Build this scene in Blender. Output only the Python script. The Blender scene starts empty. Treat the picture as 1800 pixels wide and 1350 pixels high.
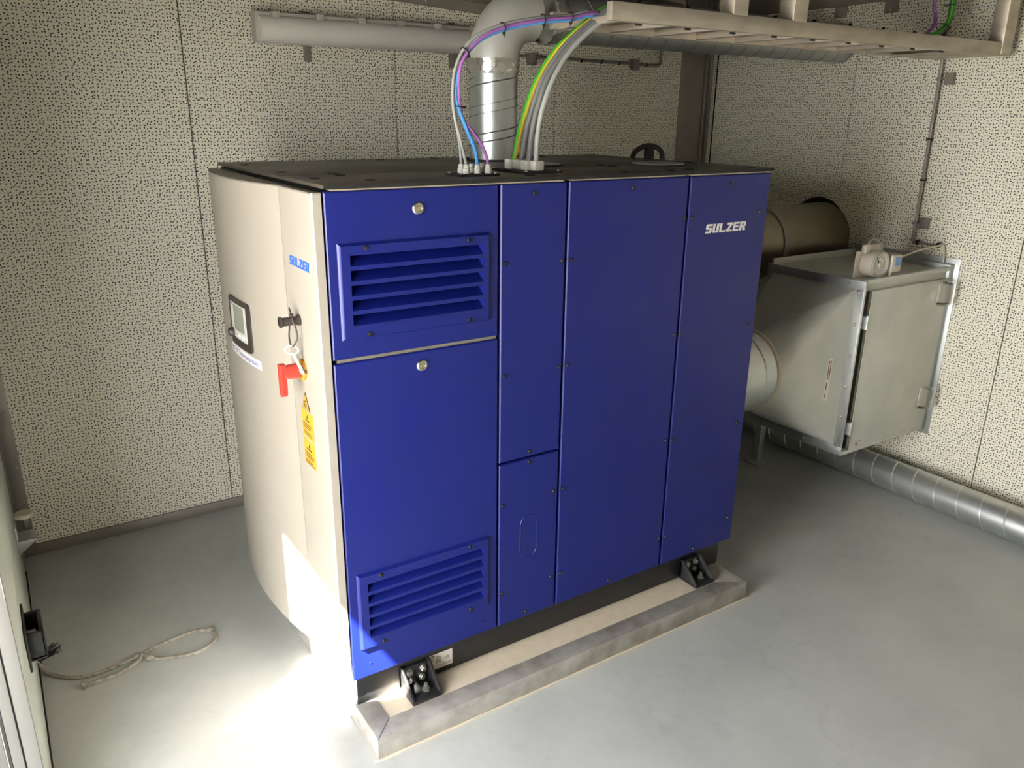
import bpy, bmesh, math, random
from mathutils import Vector, Matrix

random.seed(7)
S = bpy.context.scene
COL = S.collection

# ------------------------------------------------------------------ camera
cam_d = bpy.data.cameras.new('camera')
cam = bpy.data.objects.new('camera', cam_d)
COL.objects.link(cam)
cam_d.sensor_width = 36.0
cam_d.lens = 1404.3 / 1800.0 * 36.0
cam_d.clip_start = 0.01
RX = Vector((0.83868044, -0.5445129, 0.01099144))
RY = Vector((-0.16601719, -0.27482333, -0.94705355))
RZ = Vector((0.51870358, 0.79245052, -0.32088746))
M = Matrix.Identity(4)
for i in range(3):
    M[i][0] = RX[i]; M[i][1] = -RY[i]; M[i][2] = -RZ[i]
M[0][3], M[1][3], M[2][3] = -0.672, -1.845, 1.75
cam.matrix_world = M
S.camera = cam

# ------------------------------------------------------------------ light
w = bpy.data.worlds.new('sky'); S.world = w; w.use_nodes = True
nt = w.node_tree; nt.nodes.clear()
o_ = nt.nodes.new('ShaderNodeOutputWorld'); b_ = nt.nodes.new('ShaderNodeBackground')
b_.inputs[0].default_value = (1.0, 0.995, 0.985, 1); b_.inputs[1].default_value = 22
nt.links.new(b_.outputs[0], o_.inputs[0])

sun_d = bpy.data.lights.new('sun', 'SUN'); sun = bpy.data.objects.new('sun', sun_d); COL.objects.link(sun)
sun_d.energy = 150; sun_d.angle = math.radians(0.53); sun_d.color = (1.0, 0.96, 0.90)
sun.rotation_euler = Vector((1.0, 0.58, -1.63)).to_track_quat('-Z', 'Y').to_euler()
sun.location = (-6, -4, 10)

por_d = bpy.data.lights.new('door_daylight', 'AREA'); por = bpy.data.objects.new('door_daylight', por_d); COL.objects.link(por)
por_d.shape = 'RECTANGLE'; por_d.size = 0.98; por_d.size_y = 2.0; por_d.cycles.is_portal = True
por.location = (-0.96, -0.51, 1.0)
por.rotation_euler = Vector((1, 0, 0)).to_track_quat('-Z', 'Z').to_euler()

vs = S.view_settings
vs.view_transform = 'Standard'; vs.look = 'None'; vs.gamma = 1.0; vs.exposure = 0.32
vs.use_curve_mapping = False
S.cycles.use_denoising = True
S.cycles.max_bounces = 14; S.cycles.diffuse_bounces = 8; S.cycles.glossy_bounces = 5
S.cycles.sample_clamp_indirect = 8.0

# ------------------------------------------------------------------ materials
def lin(c):
    return tuple((v / 12.92 if v <= 0.04045 else ((v + 0.055) / 1.055) ** 2.4) for v in c)
def rgb(r, g, b):
    return lin((r / 255, g / 255, b / 255)) + (1.0,)

def mat(name, c, rough=0.5, metal=0.0, spot=None, scale=12.0, amt=0.5, rvar=0.0, bump=0.0, bscale=200.0, spec=0.5, stretch=None, coat=0.0):
    m = bpy.data.materials.new(name); m.use_nodes = True
    t = m.node_tree; N = t.nodes; L = t.links
    p = N['Principled BSDF']
    p.inputs['Roughness'].default_value = rough; p.inputs['Metallic'].default_value = metal
    p.inputs['Specular IOR Level'].default_value = spec
    p.inputs['Base Color'].default_value = c
    p.inputs['Coat Weight'].default_value = coat
    tc = N.new('ShaderNodeTexCoord'); mp = N.new('ShaderNodeMapping')
    L.new(tc.outputs['Object'], mp.inputs['Vector'])
    if stretch: mp.inputs['Scale'].default_value = stretch
    nz = N.new('ShaderNodeTexNoise'); nz.inputs['Scale'].default_value = scale; nz.inputs['Detail'].default_value = 6
    L.new(mp.outputs[0], nz.inputs['Vector'])
    if spot is None: spot = tuple(v * 0.85 for v in c[:3]) + (1,)
    r = N.new('ShaderNodeMapRange'); r.inputs[1].default_value = 0.35; r.inputs[2].default_value = 0.7; r.inputs[4].default_value = amt
    L.new(nz.outputs['Fac'], r.inputs[0])
    mx = N.new('ShaderNodeMix'); mx.data_type = 'RGBA'
    mx.inputs[6].default_value = c; mx.inputs[7].default_value = spot
    L.new(r.outputs[0], mx.inputs[0]); L.new(mx.outputs[2], p.inputs['Base Color'])
    if rvar:
        r2 = N.new('ShaderNodeMapRange'); r2.inputs[3].default_value = rough - rvar; r2.inputs[4].default_value = rough + rvar
        r2.inputs[1].default_value = 0.3; r2.inputs[2].default_value = 0.7
        L.new(nz.outputs['Fac'], r2.inputs[0]); L.new(r2.outputs[0], p.inputs['Roughness'])
    if bump:
        n2 = N.new('ShaderNodeTexNoise'); n2.inputs['Scale'].default_value = bscale; n2.inputs['Detail'].default_value = 3
        L.new(mp.outputs[0], n2.inputs['Vector'])
        bp = N.new('ShaderNodeBump'); bp.inputs['Strength'].default_value = bump; bp.inputs['Distance'].default_value = 0.002
        L.new(n2.outputs['Fac'], bp.inputs['Height']); L.new(bp.outputs[0], p.inputs['Normal'])
    return m

def perforated(name, base, hole):
    """cream acoustic sheet with two sizes of scattered round holes"""
    m = bpy.data.materials.new(name); m.use_nodes = True
    t = m.node_tree; N = t.nodes; L = t.links; p = N['Principled BSDF']
    p.inputs['Roughness'].default_value = 0.55
    g = N.new('ShaderNodeNewGeometry'); sp = N.new('ShaderNodeSeparateXYZ'); L.new(g.outputs['Position'], sp.inputs[0])
    ad = N.new('ShaderNodeMath'); ad.operation = 'ADD'; L.new(sp.outputs[0], ad.inputs[0]); L.new(sp.outputs[1], ad.inputs[1])
    cb = N.new('ShaderNodeCombineXYZ'); L.new(ad.outputs[0], cb.inputs[0]); L.new(sp.outputs[2], cb.inputs[1])
    fac = []
    for sc, rnd, a, b, off in ((77, 0.60, 0.185, 0.235, 0.0), (105, 0.8, 0.075, 0.135, 3.7)):
        v = N.new('ShaderNodeTexVoronoi'); v.voronoi_dimensions = '2D'; v.inputs['Scale'].default_value = sc
        v.inputs['Randomness'].default_value = rnd
        mp = N.new('ShaderNodeMapping'); mp.inputs['Location'].default_value = (off, off * 0.6, 0)
        L.new(cb.outputs[0], mp.inputs['Vector']); L.new(mp.outputs[0], v.inputs['Vector'])
        r = N.new('ShaderNodeMapRange'); r.inputs[1].default_value = a; r.inputs[2].default_value = b
        r.inputs[3].default_value = 1.0; r.inputs[4].default_value = 0.0
        L.new(v.outputs['Distance'], r.inputs[0]); fac.append(r)
    mxm = N.new('ShaderNodeMath'); mxm.operation = 'MAXIMUM'
    L.new(fac[0].outputs[0], mxm.inputs[0]); L.new(fac[1].outputs[0], mxm.inputs[1])
    mx = N.new('ShaderNodeMix'); mx.data_type = 'RGBA'; mx.inputs[6].default_value = base; mx.inputs[7].default_value = hole
    L.new(mxm.outputs[0], mx.inputs[0]); L.new(mx.outputs[2], p.inputs['Base Color'])
    bp = N.new('ShaderNodeBump'); bp.invert = True; bp.inputs['Strength'].default_value = 0.25; bp.inputs['Distance'].default_value = 0.002
    L.new(mxm.outputs[0], bp.inputs['Height']); L.new(bp.outputs[0], p.inputs['Normal'])
    return m

def concrete(name):
    m = bpy.data.materials.new(name); m.use_nodes = True
    t = m.node_tree; N = t.nodes; L = t.links; p = N['Principled BSDF']
    tc = N.new('ShaderNodeTexCoord')
    n1 = N.new('ShaderNodeTexNoise'); n1.inputs['Scale'].default_value = 2.2; n1.inputs['Detail'].default_value = 8; n1.inputs['Roughness'].default_value = 0.65
    n2 = N.new('ShaderNodeTexNoise'); n2.inputs['Scale'].default_value = 9; n2.inputs['Detail'].default_value = 6; n2.inputs['Distortion'].default_value = 1.2
    n3 = N.new('ShaderNodeTexNoise'); n3.inputs['Scale'].default_value = 260; n3.inputs['Detail'].default_value = 2
    for n in (n1, n2, n3): L.new(tc.outputs['Object'], n.inputs['Vector'])
    cr = N.new('ShaderNodeValToRGB'); e = cr.color_ramp.elements
    e[0].position = 0.32; e[0].color = rgb(168, 171, 170); e[1].position = 0.68; e[1].color = rgb(188, 190, 187)
    L.new(n1.outputs['Fac'], cr.inputs[0])
    r = N.new('ShaderNodeMapRange'); r.inputs[1].default_value = 0.60; r.inputs[2].default_value = 0.78; r.inputs[4].default_value = 0.24
    L.new(n2.outputs['Fac'], r.inputs[0])
    mx = N.new('ShaderNodeMix'); mx.data_type = 'RGBA'; mx.inputs[7].default_value = rgb(128, 126, 122)
    L.new(r.outputs[0], mx.inputs[0]); L.new(cr.outputs[0], mx.inputs[6]); L.new(mx.outputs[2], p.inputs['Base Color'])
    r2 = N.new('ShaderNodeMapRange'); r2.inputs[1].default_value = 0.3; r2.inputs[2].default_value = 0.7; r2.inputs[3].default_value = 0.28; r2.inputs[4].default_value = 0.33
    L.new(n2.outputs['Fac'], r2.inputs[0]); L.new(r2.outputs[0], p.inputs['Roughness'])
    bp = N.new('ShaderNodeBump'); bp.inputs['Strength'].default_value = 0.08; bp.inputs['Distance'].default_value = 0.002
    L.new(n3.outputs['Fac'], bp.inputs['Height']); L.new(bp.outputs[0], p.inputs['Normal'])
    return m

def clear(name, c, rough=0.1):
    m = bpy.data.materials.new(name); m.use_nodes = True
    t = m.node_tree; p = t.nodes['Principled BSDF']
    p.inputs['Base Color'].default_value = c; p.inputs['Roughness'].default_value = rough
    p.inputs['Transmission Weight'].default_value = 0.85; p.inputs['IOR'].default_value = 1.35
    return m

K = dict(
    wall=perforated('perforated_wall', rgb(240, 235, 216), rgb(17, 16, 13)),
    floor=concrete('floor_concrete'),
    ground=mat('yard_paving', rgb(150, 146, 138), 0.9, bump=0.3, bscale=60),
    dark=mat('dark_void', rgb(14, 14, 13), 0.9),
    ceil=mat('ceiling_sheet', rgb(66, 58, 47), 0.6, scale=4),
    blue=mat('blue_paint', rgb(8, 22, 106), 0.42, spot=rgb(10, 25, 100), scale=5, amt=0.6, rvar=0.05, bump=0.05, bscale=500),
    white=mat('white_paint', rgb(152, 146, 136), 0.45, spot=rgb(149, 143, 133), bump=0.04, bscale=500),
    black=mat('black_paint', rgb(30, 30, 31), 0.42, rvar=0.08),
    top=mat('black_top', rgb(74, 69, 61), 0.42, scale=3, rvar=0.06),
    rubber=mat('black_rubber', rgb(24, 24, 23), 0.7),
    steel=mat('stainless', rgb(190, 181, 166), 0.45, 0.6, spot=rgb(158, 149, 136), scale=7, amt=0.7, rvar=0.1, stretch=(1, 1, 3)),
    dsteel=mat('dull_stainless', rgb(140, 134, 125), 0.5, 0.45, spot=rgb(122, 116, 108), scale=6, rvar=0.08),
    frame=mat('plinth_steel', rgb(176, 173, 167), 0.5, 0.3, spot=rgb(140, 134, 127), scale=14, amt=0.9, rvar=0.12),
    grout=mat('grout', rgb(214, 201, 180), 0.9, spot=rgb(196, 183, 162), scale=30, bump=0.3, bscale=300),
    galv=mat('galvanised', rgb(196, 199, 198), 0.38, 0.85, spot=rgb(178, 182, 182), scale=20, amt=0.4),
    seam=mat('duct_seam', rgb(150, 152, 152), 0.4, 0.7),
    seaml=mat('bright_seam', rgb(224, 226, 226), 0.3, 0.7),
    galvm=mat('galvanised_matt', rgb(202, 203, 196), 0.48, 0.25, spot=rgb(184, 186, 180), scale=6, amt=0.6, rvar=0.08),
    exh=mat('exhaust_steel', rgb(150, 140, 120), 0.38, 0.85, spot=rgb(126, 116, 98), scale=4, rvar=0.06),
    tape=mat('crumpled_tape', rgb(198, 196, 190), 0.3, 0.8, scale=40, amt=0.9, rvar=0.15, bump=1.0, bscale=60),
    sealant=mat('sealant', rgb(196, 184, 164), 0.7, bump=0.6, bscale=80),
    bolt=mat('zinc_bolt', rgb(190, 188, 180), 0.3, 0.9),
    screw=mat('black_screw', rgb(70, 66, 60), 0.28, 0.8),
    brass=mat('brass_lock', rgb(190, 170, 120), 0.35, 0.8),
    diff=mat('lamp_diffuser', rgb(222, 219, 212), 0.28, scale=2, amt=0.2),
    house=mat('lamp_housing', rgb(172, 168, 160), 0.5),
    clip=mat('lamp_clip', rgb(176, 172, 164), 0.45),
    grey=mat('grey_cable', rgb(150, 152, 148), 0.5),
    dgrey=mat('dark_grey_cable', rgb(108, 109, 108), 0.5),
    lblue=mat('light_blue_cable', rgb(70, 140, 205), 0.45),
    purple=mat('purple_cable', rgb(150, 96, 168), 0.45),
    green=mat('green_cable', rgb(70, 160, 40), 0.45),
    yellow=mat('yellow_cable', rgb(222, 196, 40), 0.45),
    gland=mat('gland_plastic', rgb(205, 202, 192), 0.5),
    red=mat('red_plastic', rgb(176, 54, 42), 0.4),
    yel=mat('yellow_plastic', rgb(182, 128, 30), 0.4),
    label=mat('yellow_label', rgb(196, 146, 46), 0.45, amt=0.2),
    print=mat('black_print', rgb(48, 38, 24), 0.6),
    blueprint=mat('blue_print', rgb(40, 92, 190), 0.5),
    greyblue=mat('violet_print', rgb(104, 108, 168), 0.5),
    whitep=mat('white_print', rgb(238, 234, 228), 0.5),
    paper=mat('white_sticker', rgb(225, 222, 216), 0.5, amt=0.2),
    plate=mat('silver_plate', rgb(206, 202, 194), 0.45, 0.2, amt=0.3),
    redprint=mat('dark_red_print', rgb(120, 60, 56), 0.6),
    screen=mat('display_face', rgb(196, 196, 192), 0.2, amt=0.1),
    lcd=mat('lcd', rgb(130, 134, 122), 0.15, amt=0.2),
    bezel=mat('display_bezel', rgb(52, 46, 42), 0.4),
    chrome=mat('chrome', rgb(215, 212, 205), 0.18, 1.0),
    keym=mat('key_metal', rgb(232, 230, 224), 0.3, 0.3),
    brown=mat('dark_tie', rgb(52, 44, 38), 0.5),
    rope=mat('grey_rope', rgb(158, 152, 140), 0.9, spot=rgb(110, 104, 94), scale=60, amt=0.9, bump=0.8, bscale=260),
    door=mat('door_paint', rgb(158, 163, 153), 0.5, scale=3),
    doorw=mat('door_edge', rgb(112, 110, 106), 0.5),
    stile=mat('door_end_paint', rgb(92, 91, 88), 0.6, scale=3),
    cream=mat('cream_plastic', rgb(214, 204, 184), 0.5),
    gauge=mat('gauge_plastic', rgb(205, 196, 182), 0.4),
    glass=clear('gauge_glass', (0.9, 0.9, 0.88, 1)),
    tubing=clear('clear_tube', (0.85, 0.82, 0.74, 1), 0.25),
    bluec=mat('blue_chip', rgb(120, 150, 205), 0.3),
)

# ------------------------------------------------------------------ mesh building
class MB:
    def __init__(s): s.v = []; s.f = []
    def box(s, x0, x1, y0, y1, z0, z1):
        b = len(s.v)
        s.v += [Vector(p) for p in ((x0,y0,z0),(x1,y0,z0),(x1,y1,z0),(x0,y1,z0),(x0,y0,z1),(x1,y0,z1),(x1,y1,z1),(x0,y1,z1))]
        s.f += [tuple(b+i for i in q) for q in ((3,2,1,0),(4,5,6,7),(0,1,5,4),(1,2,6,5),(2,3,7,6),(3,0,4,7))]
        return s
    def obox(s, c, ax, ay, az):
        """oriented box: centre and three half-axis vectors"""
        c = Vector(c); ax = Vector(ax); ay = Vector(ay); az = Vector(az); b = len(s.v)
        for k in (-1, 1):
            for i, j in ((-1,-1),(1,-1),(1,1),(-1,1)): s.v.append(c + ax*i + ay*j + az*k)
        s.f += [tuple(b+i for i in q) for q in ((3,2,1,0),(4,5,6,7),(0,1,5,4),(1,2,6,5),(2,3,7,6),(3,0,4,7))]
        return s
    def prism(s, poly, fn0, fn1):
        """polygon extruded: fn0/fn1 map a 2-D point to the two end caps"""
        b = len(s.v); n = len(poly)
        s.v += [Vector(fn0(*p)) for p in poly] + [Vector(fn1(*p)) for p in poly]
        s.f += [tuple(b+i for i in reversed(range(n))), tuple(b+n+i for i in range(n))]
        s.f += [(b+i, b+(i+1)%n, b+n+(i+1)%n, b+n+i) for i in range(n)]
        return s
    def lathe(s, prof, o, axis, seg=24, caps=True):
        """profile [(radius, height)] spun about axis through o"""
        o = Vector(o); a = Vector(axis).normalized()
        u = a.orthogonal().normalized(); w_ = a.cross(u); b = len(s.v); n = len(prof)
        for r, h in prof:
            for k in range(seg):
                t = 2*math.pi*k/seg
                s.v.append(o + a*h + (u*math.cos(t) + w_*math.sin(t))*r)
        for i in range(n-1):
            for k in range(seg):
                k2 = (k+1) % seg
                s.f.append((b+i*seg+k, b+i*seg+k2, b+(i+1)*seg+k2, b+(i+1)*seg+k))
        if caps:
            s.f.append(tuple(b+k for k in reversed(range(seg)))); s.f.append(tuple(b+(n-1)*seg+k for k in range(seg)))
        return s
    def cyl(s, p0, p1, r, seg=20):
        p0 = Vector(p0); p1 = Vector(p1)
        return s.lathe([(r, 0), (r, (p1-p0).length)], p0, p1-p0, seg)
    def tube(s, pts, r, seg=10, caps=True, closed=False):
        pts = [Vector(p) for p in pts]; n = len(pts); b = len(s.v)
        u = None
        for i, p in enumerate(pts):
            if closed: t = (pts[(i+1) % n] - pts[i-1]).normalized()
            else: t = (pts[min(i+1, n-1)] - pts[max(i-1, 0)]).normalized()
            if u is None: u = t.orthogonal().normalized()
            u = (u - t*u.dot(t)).normalized(); w_ = t.cross(u)
            rr = r[i] if isinstance(r, (list, tuple)) else r
            for k in range(seg):
                a = 2*math.pi*k/seg
                s.v.append(p + (u*math.cos(a) + w_*math.sin(a))*rr)
        for i in range(n if closed else n-1):
            i2 = (i+1) % n
            for k in range(seg):
                k2 = (k+1) % seg
                s.f.append((b+i*seg+k, b+i*seg+k2, b+i2*seg+k2, b+i2*seg+k))
        if caps and not closed:
            s.f.append(tuple(b+k for k in reversed(range(seg)))); s.f.append(tuple(b+(n-1)*seg+k for k in range(seg)))
        return s
    def ball(s, c, r, seg=10, sq=(1, 1, 1)):
        n = 6; c = Vector(c); b = len(s.v)
        for i in range(1, n):
            for k in range(seg):
                a = math.pi*i/n; t = 2*math.pi*k/seg
                s.v.append(c + Vector((math.sin(a)*math.cos(t)*r*sq[0], math.sin(a)*math.sin(t)*r*sq[1], math.cos(a)*r*sq[2])))
        s.v += [c + Vector((0,0,r*sq[2])), c - Vector((0,0,r*sq[2]))]
        for i in range(n-2):
            for k in range(seg):
                k2 = (k+1) % seg
                s.f.append((b+i*seg+k, b+(i+1)*seg+k, b+(i+1)*seg+k2, b+i*seg+k2))
        T = len(s.v)-2
        for k in range(seg):
            k2 = (k+1) % seg
            s.f.append((T, b+k, b+k2)); s.f.append((T+1, b+(n-2)*seg+k2, b+(n-2)*seg+k))
        return s

def catmull(pts, n=8):
    pts = [Vector(p) for p in pts]; out = []
    P = [pts[0]*2 - pts[1]] + pts + [pts[-1]*2 - pts[-2]]
    for i in range(1, len(P)-2):
        for k in range(n):
            t = k/n; a, b, c, d = P[i-1], P[i], P[i+1], P[i+2]
            out.append(0.5*((2*b) + (c-a)*t + (2*a-5*b+4*c-d)*t*t + (3*b-a-3*c+d)*t**3))
    out.append(pts[-1]); return out

WL = {}
def emit(name, mb, m, parent=None, bev=0.0, seg=2, smooth=35, origin=None):
    me = bpy.data.meshes.new(name)
    lo = Vector((min(v[i] for v in mb.v) for i in range(3))); hi = Vector((max(v[i] for v in mb.v) for i in range(3)))
    o = Vector(origin) if origin is not None else (lo+hi)/2
    me.from_pydata([tuple(v-o) for v in mb.v], [], mb.f)
    bm = bmesh.new(); bm.from_mesh(me)
    bmesh.ops.recalc_face_normals(bm, faces=bm.faces)
    if bev:
        es = [e for e in bm.edges if len(e.link_faces) == 2 and e.calc_face_angle(0) > 0.5]
        bmesh.ops.bevel(bm, geom=es, offset=bev, segments=seg, affect='EDGES', profile=0.5)
    bm.to_mesh(me); bm.free()
    me.polygons.foreach_set('use_smooth', [True]*len(me.polygons))
    me.set_sharp_from_angle(angle=math.radians(smooth))
    me.materials.append(K[m] if isinstance(m, str) else m)
    ob = bpy.data.objects.new(name, me); COL.objects.link(ob)
    if parent is not None:
        ob.parent = parent; ob.location = o - WL[parent.name]
    else: ob.location = o
    WL[ob.name] = o
    return ob
def part(name, mb, m, parent, label=None, **k):
    ob = emit(name, mb, m, parent, **k)
    if label: ob['label'] = label
    return ob
def tag(ob, label, cat, group=None):
    ob['label'] = label; ob['category'] = cat
    if group: ob['group'] = group
    return ob
def thing(name, label, cat, loc, group=None):
    ob = bpy.data.objects.new(name, None); ob.empty_display_size = 0.05; COL.objects.link(ob); ob.location = loc
    WL[ob.name] = Vector(loc); return tag(ob, label, cat, group)
def struct(name, mb, m, parent=None, **k):
    ob = emit(name, mb, m, parent, **k)
    if parent is None: ob['kind'] = 'structure'
    return ob
def inst(src, loc, parent):
    """another copy of a small part, sharing its mesh"""
    ob = src.copy(); COL.objects.link(ob); ob.parent = parent
    ob.location = Vector(loc) - (WL[parent.name] if parent else Vector()); WL[ob.name] = Vector(loc); return ob

def txt(mb, s, o, right, up, size, depth=0.0006, bold=0.0, fn=None):
    """lettering as thin solid outlines laid on a surface"""
    cu = bpy.data.curves.new('txt', 'FONT'); cu.body = s; cu.size = size; cu.extrude = depth/2; cu.offset = bold; cu.resolution_u = 3
    ob = bpy.data.objects.new('txt', cu); me = bpy.data.meshes.new_from_object(ob)
    o = Vector(o); right = Vector(right); up = Vector(up); n = right.cross(up); b = len(mb.v)
    for v in me.vertices:
        mb.v.append(Vector(fn(v.co.x, v.co.y, v.co.z)) if fn else o + right*v.co.x + up*v.co.y + n*v.co.z)
    for p in me.polygons: mb.f.append(tuple(b+i for i in p.vertices))
    bpy.data.objects.remove(ob); bpy.data.curves.remove(cu); bpy.data.meshes.remove(me)

def logo(mb, o, right, up, wdt, hgt, depth=0.0006):
    """the heavy, slightly slanted six-letter SULZER wordmark"""
    o = Vector(o); right = Vector(right); up = Vector(up); n = right.cross(up)
    cell = 1/6.0; t = 0.30; sl = 0.07
    def rect(x0, y0, x1, y1): return [(x0,y0),(x1,y0),(x1,y1),(x0,y1)]
    h = 0.215
    L = {
     'S': [rect(0,0,.88,h), [(.62,h),(.88,0),(1,.12),(1,.5),(.88,.6),(.62,.6)], rect(.12,.4,.88,.6), [(0,.5),(.12,.4),(.38,.4),(.38,.8),(.12,1),(0,.88)], rect(.12,1-h,1,1)],
     'U': [[(0,1),(0,.14),(.14,0),(.36,0),(.36,1)], [(.64,0),(.86,0),(1,.14),(1,1),(.64,1)], rect(.3,0,.7,h)],
     'L': [rect(0,0,.36,1), rect(.3,0,1,h)],
     'Z': [rect(0,1-h,1,1), rect(0,0,1,h), [(0,h),(.42,h),(1,1-h),(.58,1-h)]],
     'E': [rect(0,0,.36,1), rect(.3,0,1,h), rect(.3,.4,.92,.6), rect(.3,1-h,1,1)],
     'R': [rect(0,0,.36,1), [(.3,1-h),(.3,1),(.84,1),(1,.88),(1,.8),(.8,1-h)], [(.66,.4),(.86,.4),(1,.52),(1,.85),(.66,.85)], rect(.3,.36,.84,.55), [(.62,0),(1.04,0),(.86,.44),(.46,.44)]],
    }
    for i, ch in enumerate('SULZER'):
        for q_, poly in enumerate(L[ch]):
            P = [((i + x*0.86)*cell*wdt + y*hgt*sl*2.2, y*hgt) for x, y in poly]
            mb.prism(P, lambda a, b, e=q_: o + right*a + up*b - n*0.0001*e, lambda a, b, e=q_: o + right*a + up*b + n*(depth + 0.00012*e))

def screw_mesh(axis, r=0.0062, m='screw', o=(0, 0, 0), parent=None, name='screw'):
    mb = MB().lathe([(r, -0.001), (r, 0.0018), (r*0.8, 0.0042), (r*0.42, 0.0052), (r*0.36, 0.0034), (0.0006, 0.0034)], o, axis, 12)
    return emit(name, mb, m, parent, origin=o)

# ================================================================== SETTING
XL, XR, YB, YF, ZC = -0.77, 3.01, 1.658, -2.5, 2.6
fl = struct('floor', MB().box(XL-0.2, XR+0.2, YF-0.2, YB+0.2, -0.12, 0), 'floor')
struct('ground', MB().box(-14, XL-0.2, -12, 12, -0.14, -0.02), 'ground')
struct('ceiling', MB().box(XL-0.2, XR+0.2, YF-0.2, YB+0.2, ZC, ZC+0.15), 'ceil')
wb = struct('wall_back', MB().box(XL-0.2, XR+0.2, YB+0.012, YB+0.2, 0, ZC), 'dark')
wr = struct('wall_right', MB().box(XR+0.012, XR+0.2, YF-0.2, YB+0.012, 0, ZC), 'dark')
wf = struct('wall_front', MB().box(XL, XR+0.012, YF-0.2, YF-0.012, 0, ZC), 'dark')
D0, D1, DH = -1, -0.02, 1.985       # the open doorway in the left wall
lw = MB().box(XL-0.2, XL-0.012, YF-0.2, D0, 0, ZC)
lw.box(XL-0.2, XL-0.012, D0, YB+0.012, DH, ZC)
lw.box(XL-0.2, XL-0.06, D1, YB+0.012, 0, DH)
lw.box(XL-0.2, XL-0.16, D1-0.108, D1, 0, DH)
wl_ = struct('wall_left', lw, 'door')
g = 0.0022
def panels(parent, kind, edges, z0=0.0, z1=ZC):
    for a, b in zip(edges[:-1], edges[1:]):
        mb = MB()
        if kind == 'back': mb.box(a+g, b-g, YB, YB+0.012, z0, z1)
        if kind == 'right': mb.box(XR, XR+0.012, a+g, b-g, z0, z1)
        if kind == 'front': mb.box(a+g, b-g, YF-0.012, YF, z0, z1)
        if kind == 'left': mb.box(XL-0.012, XL, a+g, b-g, z0, z1)
        part('wall_panel', mb, 'wall', parent, bev=0.0015, seg=1)
panels(wb, 'back', [XL, 0.078, 0.977, 1.862, XR])
panels(wr, 'right', [YF, -1.98, -1.08, -0.173, 0.751, 1.655])
panels(wf, 'front', [XL, 0.08, 0.98, 1.88, XR])
panels(wl_, 'left', [YF, D0])
panels(wl_, 'left', [D0, -1.3, -0.4, 0.5, YB], DH+0.1, ZC)

struct('baseboard_back', MB().box(XL+0.002, XR, YB-0.012, YB-0.0005, 0, 0.047), 'dsteel', bev=0.001)
# corner post in the far right corner: a stainless plate and a slotted rail
t1 = struct('trim_1', MB().box(2.722, 2.882, 1.634, YB-0.0005, 0, ZC), 'dsteel', bev=0.001)
rail = MB().box(2.888, 2.905, 1.63, YB-0.0005, 0, ZC).box(2.925, 2.948, 1.63, YB-0.0005, 0, ZC).box(2.905, 2.925, 1.645, YB-0.0005, 0, ZC)
part('slotted_rail', rail, 'dsteel', t1)
for k in range(14):
    part('rail_slot', MB().box(2.909, 2.921, 1.6435, 1.646, 0.1+k*0.18, 0.2+k*0.18), 'rubber', t1)
# stainless cover strip down the left end of the back wall
t2 = struct('trim_2', MB().box(XL, XL+0.052, YB-0.010, YB-0.0005, 0.05, ZC), 'dsteel', bev=0.001)
rv = None
for k in range(10):
    q = (XL+0.036, YB-0.010, 0.16+k*0.235)
    if rv is None: rv = screw_mesh((0, -1, 0), 0.006, 'bolt', q, t2, 'rivet')
    else: inst(rv, q, t2)
# cover plates where the walls meet the roof
t3 = struct('trim_3', MB().prism([(0.55, 2.232), (2.7, 2.115), (2.7, 2.32), (0.55, 2.45)], lambda a, b: (a, YB-0.014, b), lambda a, b: (a, YB-0.0005, b)), 'dsteel', bev=0.001)
part('upper_fold', MB().prism([(0.55, 2.275), (2.7, 2.16), (2.7, 2.166), (0.55, 2.281)], lambda a, b: (a, YB-0.03, b), lambda a, b: (a, YB-0.012, b)), 'dsteel', t3)
r3 = None
for k in range(14):
    xx = 0.98+k*0.15; q = (xx, YB-0.014, 2.252-(xx-0.55)*0.0545)
    if r3 is None: r3 = screw_mesh((0, -1, 0), 0.006, 'bolt', q, t3, 'rivet')
    else: inst(r3, q, t3)
t4 = struct('trim_4', MB().box(XR-0.03, XR-0.0005, YF, YB-0.04, 2.262, 2.42), 'dsteel', bev=0.001)
part('lip', MB().box(XR-0.06, XR-0.03, YF, YB-0.04, 2.335, 2.345), 'dsteel', t4)
# roof beams above the tray
t5 = struct('trim_5', MB().box(1.0, XR-0.035, 1.05, 1.13, 2.36, 2.5).box(1.0, XR-0.035, 1.0, 1.18, 2.34, 2.36), 'ceil', bev=0.002)
struct('trim_6', MB().box(1.0, XR-0.035, 0.5, 0.58, 2.40, 2.52).box(1.0, XR-0.035, 0.45, 0.63, 2.38, 2.40), 'ceil', bev=0.002)

# sectional door closed in the left wall
d1 = struct('door_1', MB().box(XL-0.045, XL-0.041, D1+0.02, 1.60, 0.01, DH), 'dark')
for z_ in (0.5, 1.0, 1.5):
    part('section_seal', MB().box(XL-0.041, XL-0.003, D1+0.022, 1.5, z_-0.0052, z_+0.0052), 'rubber', d1)
zz = [0.012, 0.50, 1.0, 1.5, DH]
for a, b in zip(zz[:-1], zz[1:]):
    part('door_section', MB().box(XL-0.04, XL, D1+0.022, 1.50, a+0.005, b-0.005), 'door', d1, bev=0.004)
part('door_seal', MB().box(XL-0.035, XL+0.004, D1+0.022, 1.5, 0.0, 0.014), 'rubber', d1)
part('track', MB().box(XL-0.03, XL+0.006, 1.585, 1.60, 0.02, DH).box(XL-0.03, XL-0.024, 1.52, 1.60, 0.02, DH), 'doorw', d1, bev=0.001)
part('end_stile', MB().box(XL-0.030, XL-0.001, D1-0.002, D1+0.02, 0.0, DH), 'stile', d1, bev=0.002)
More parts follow.
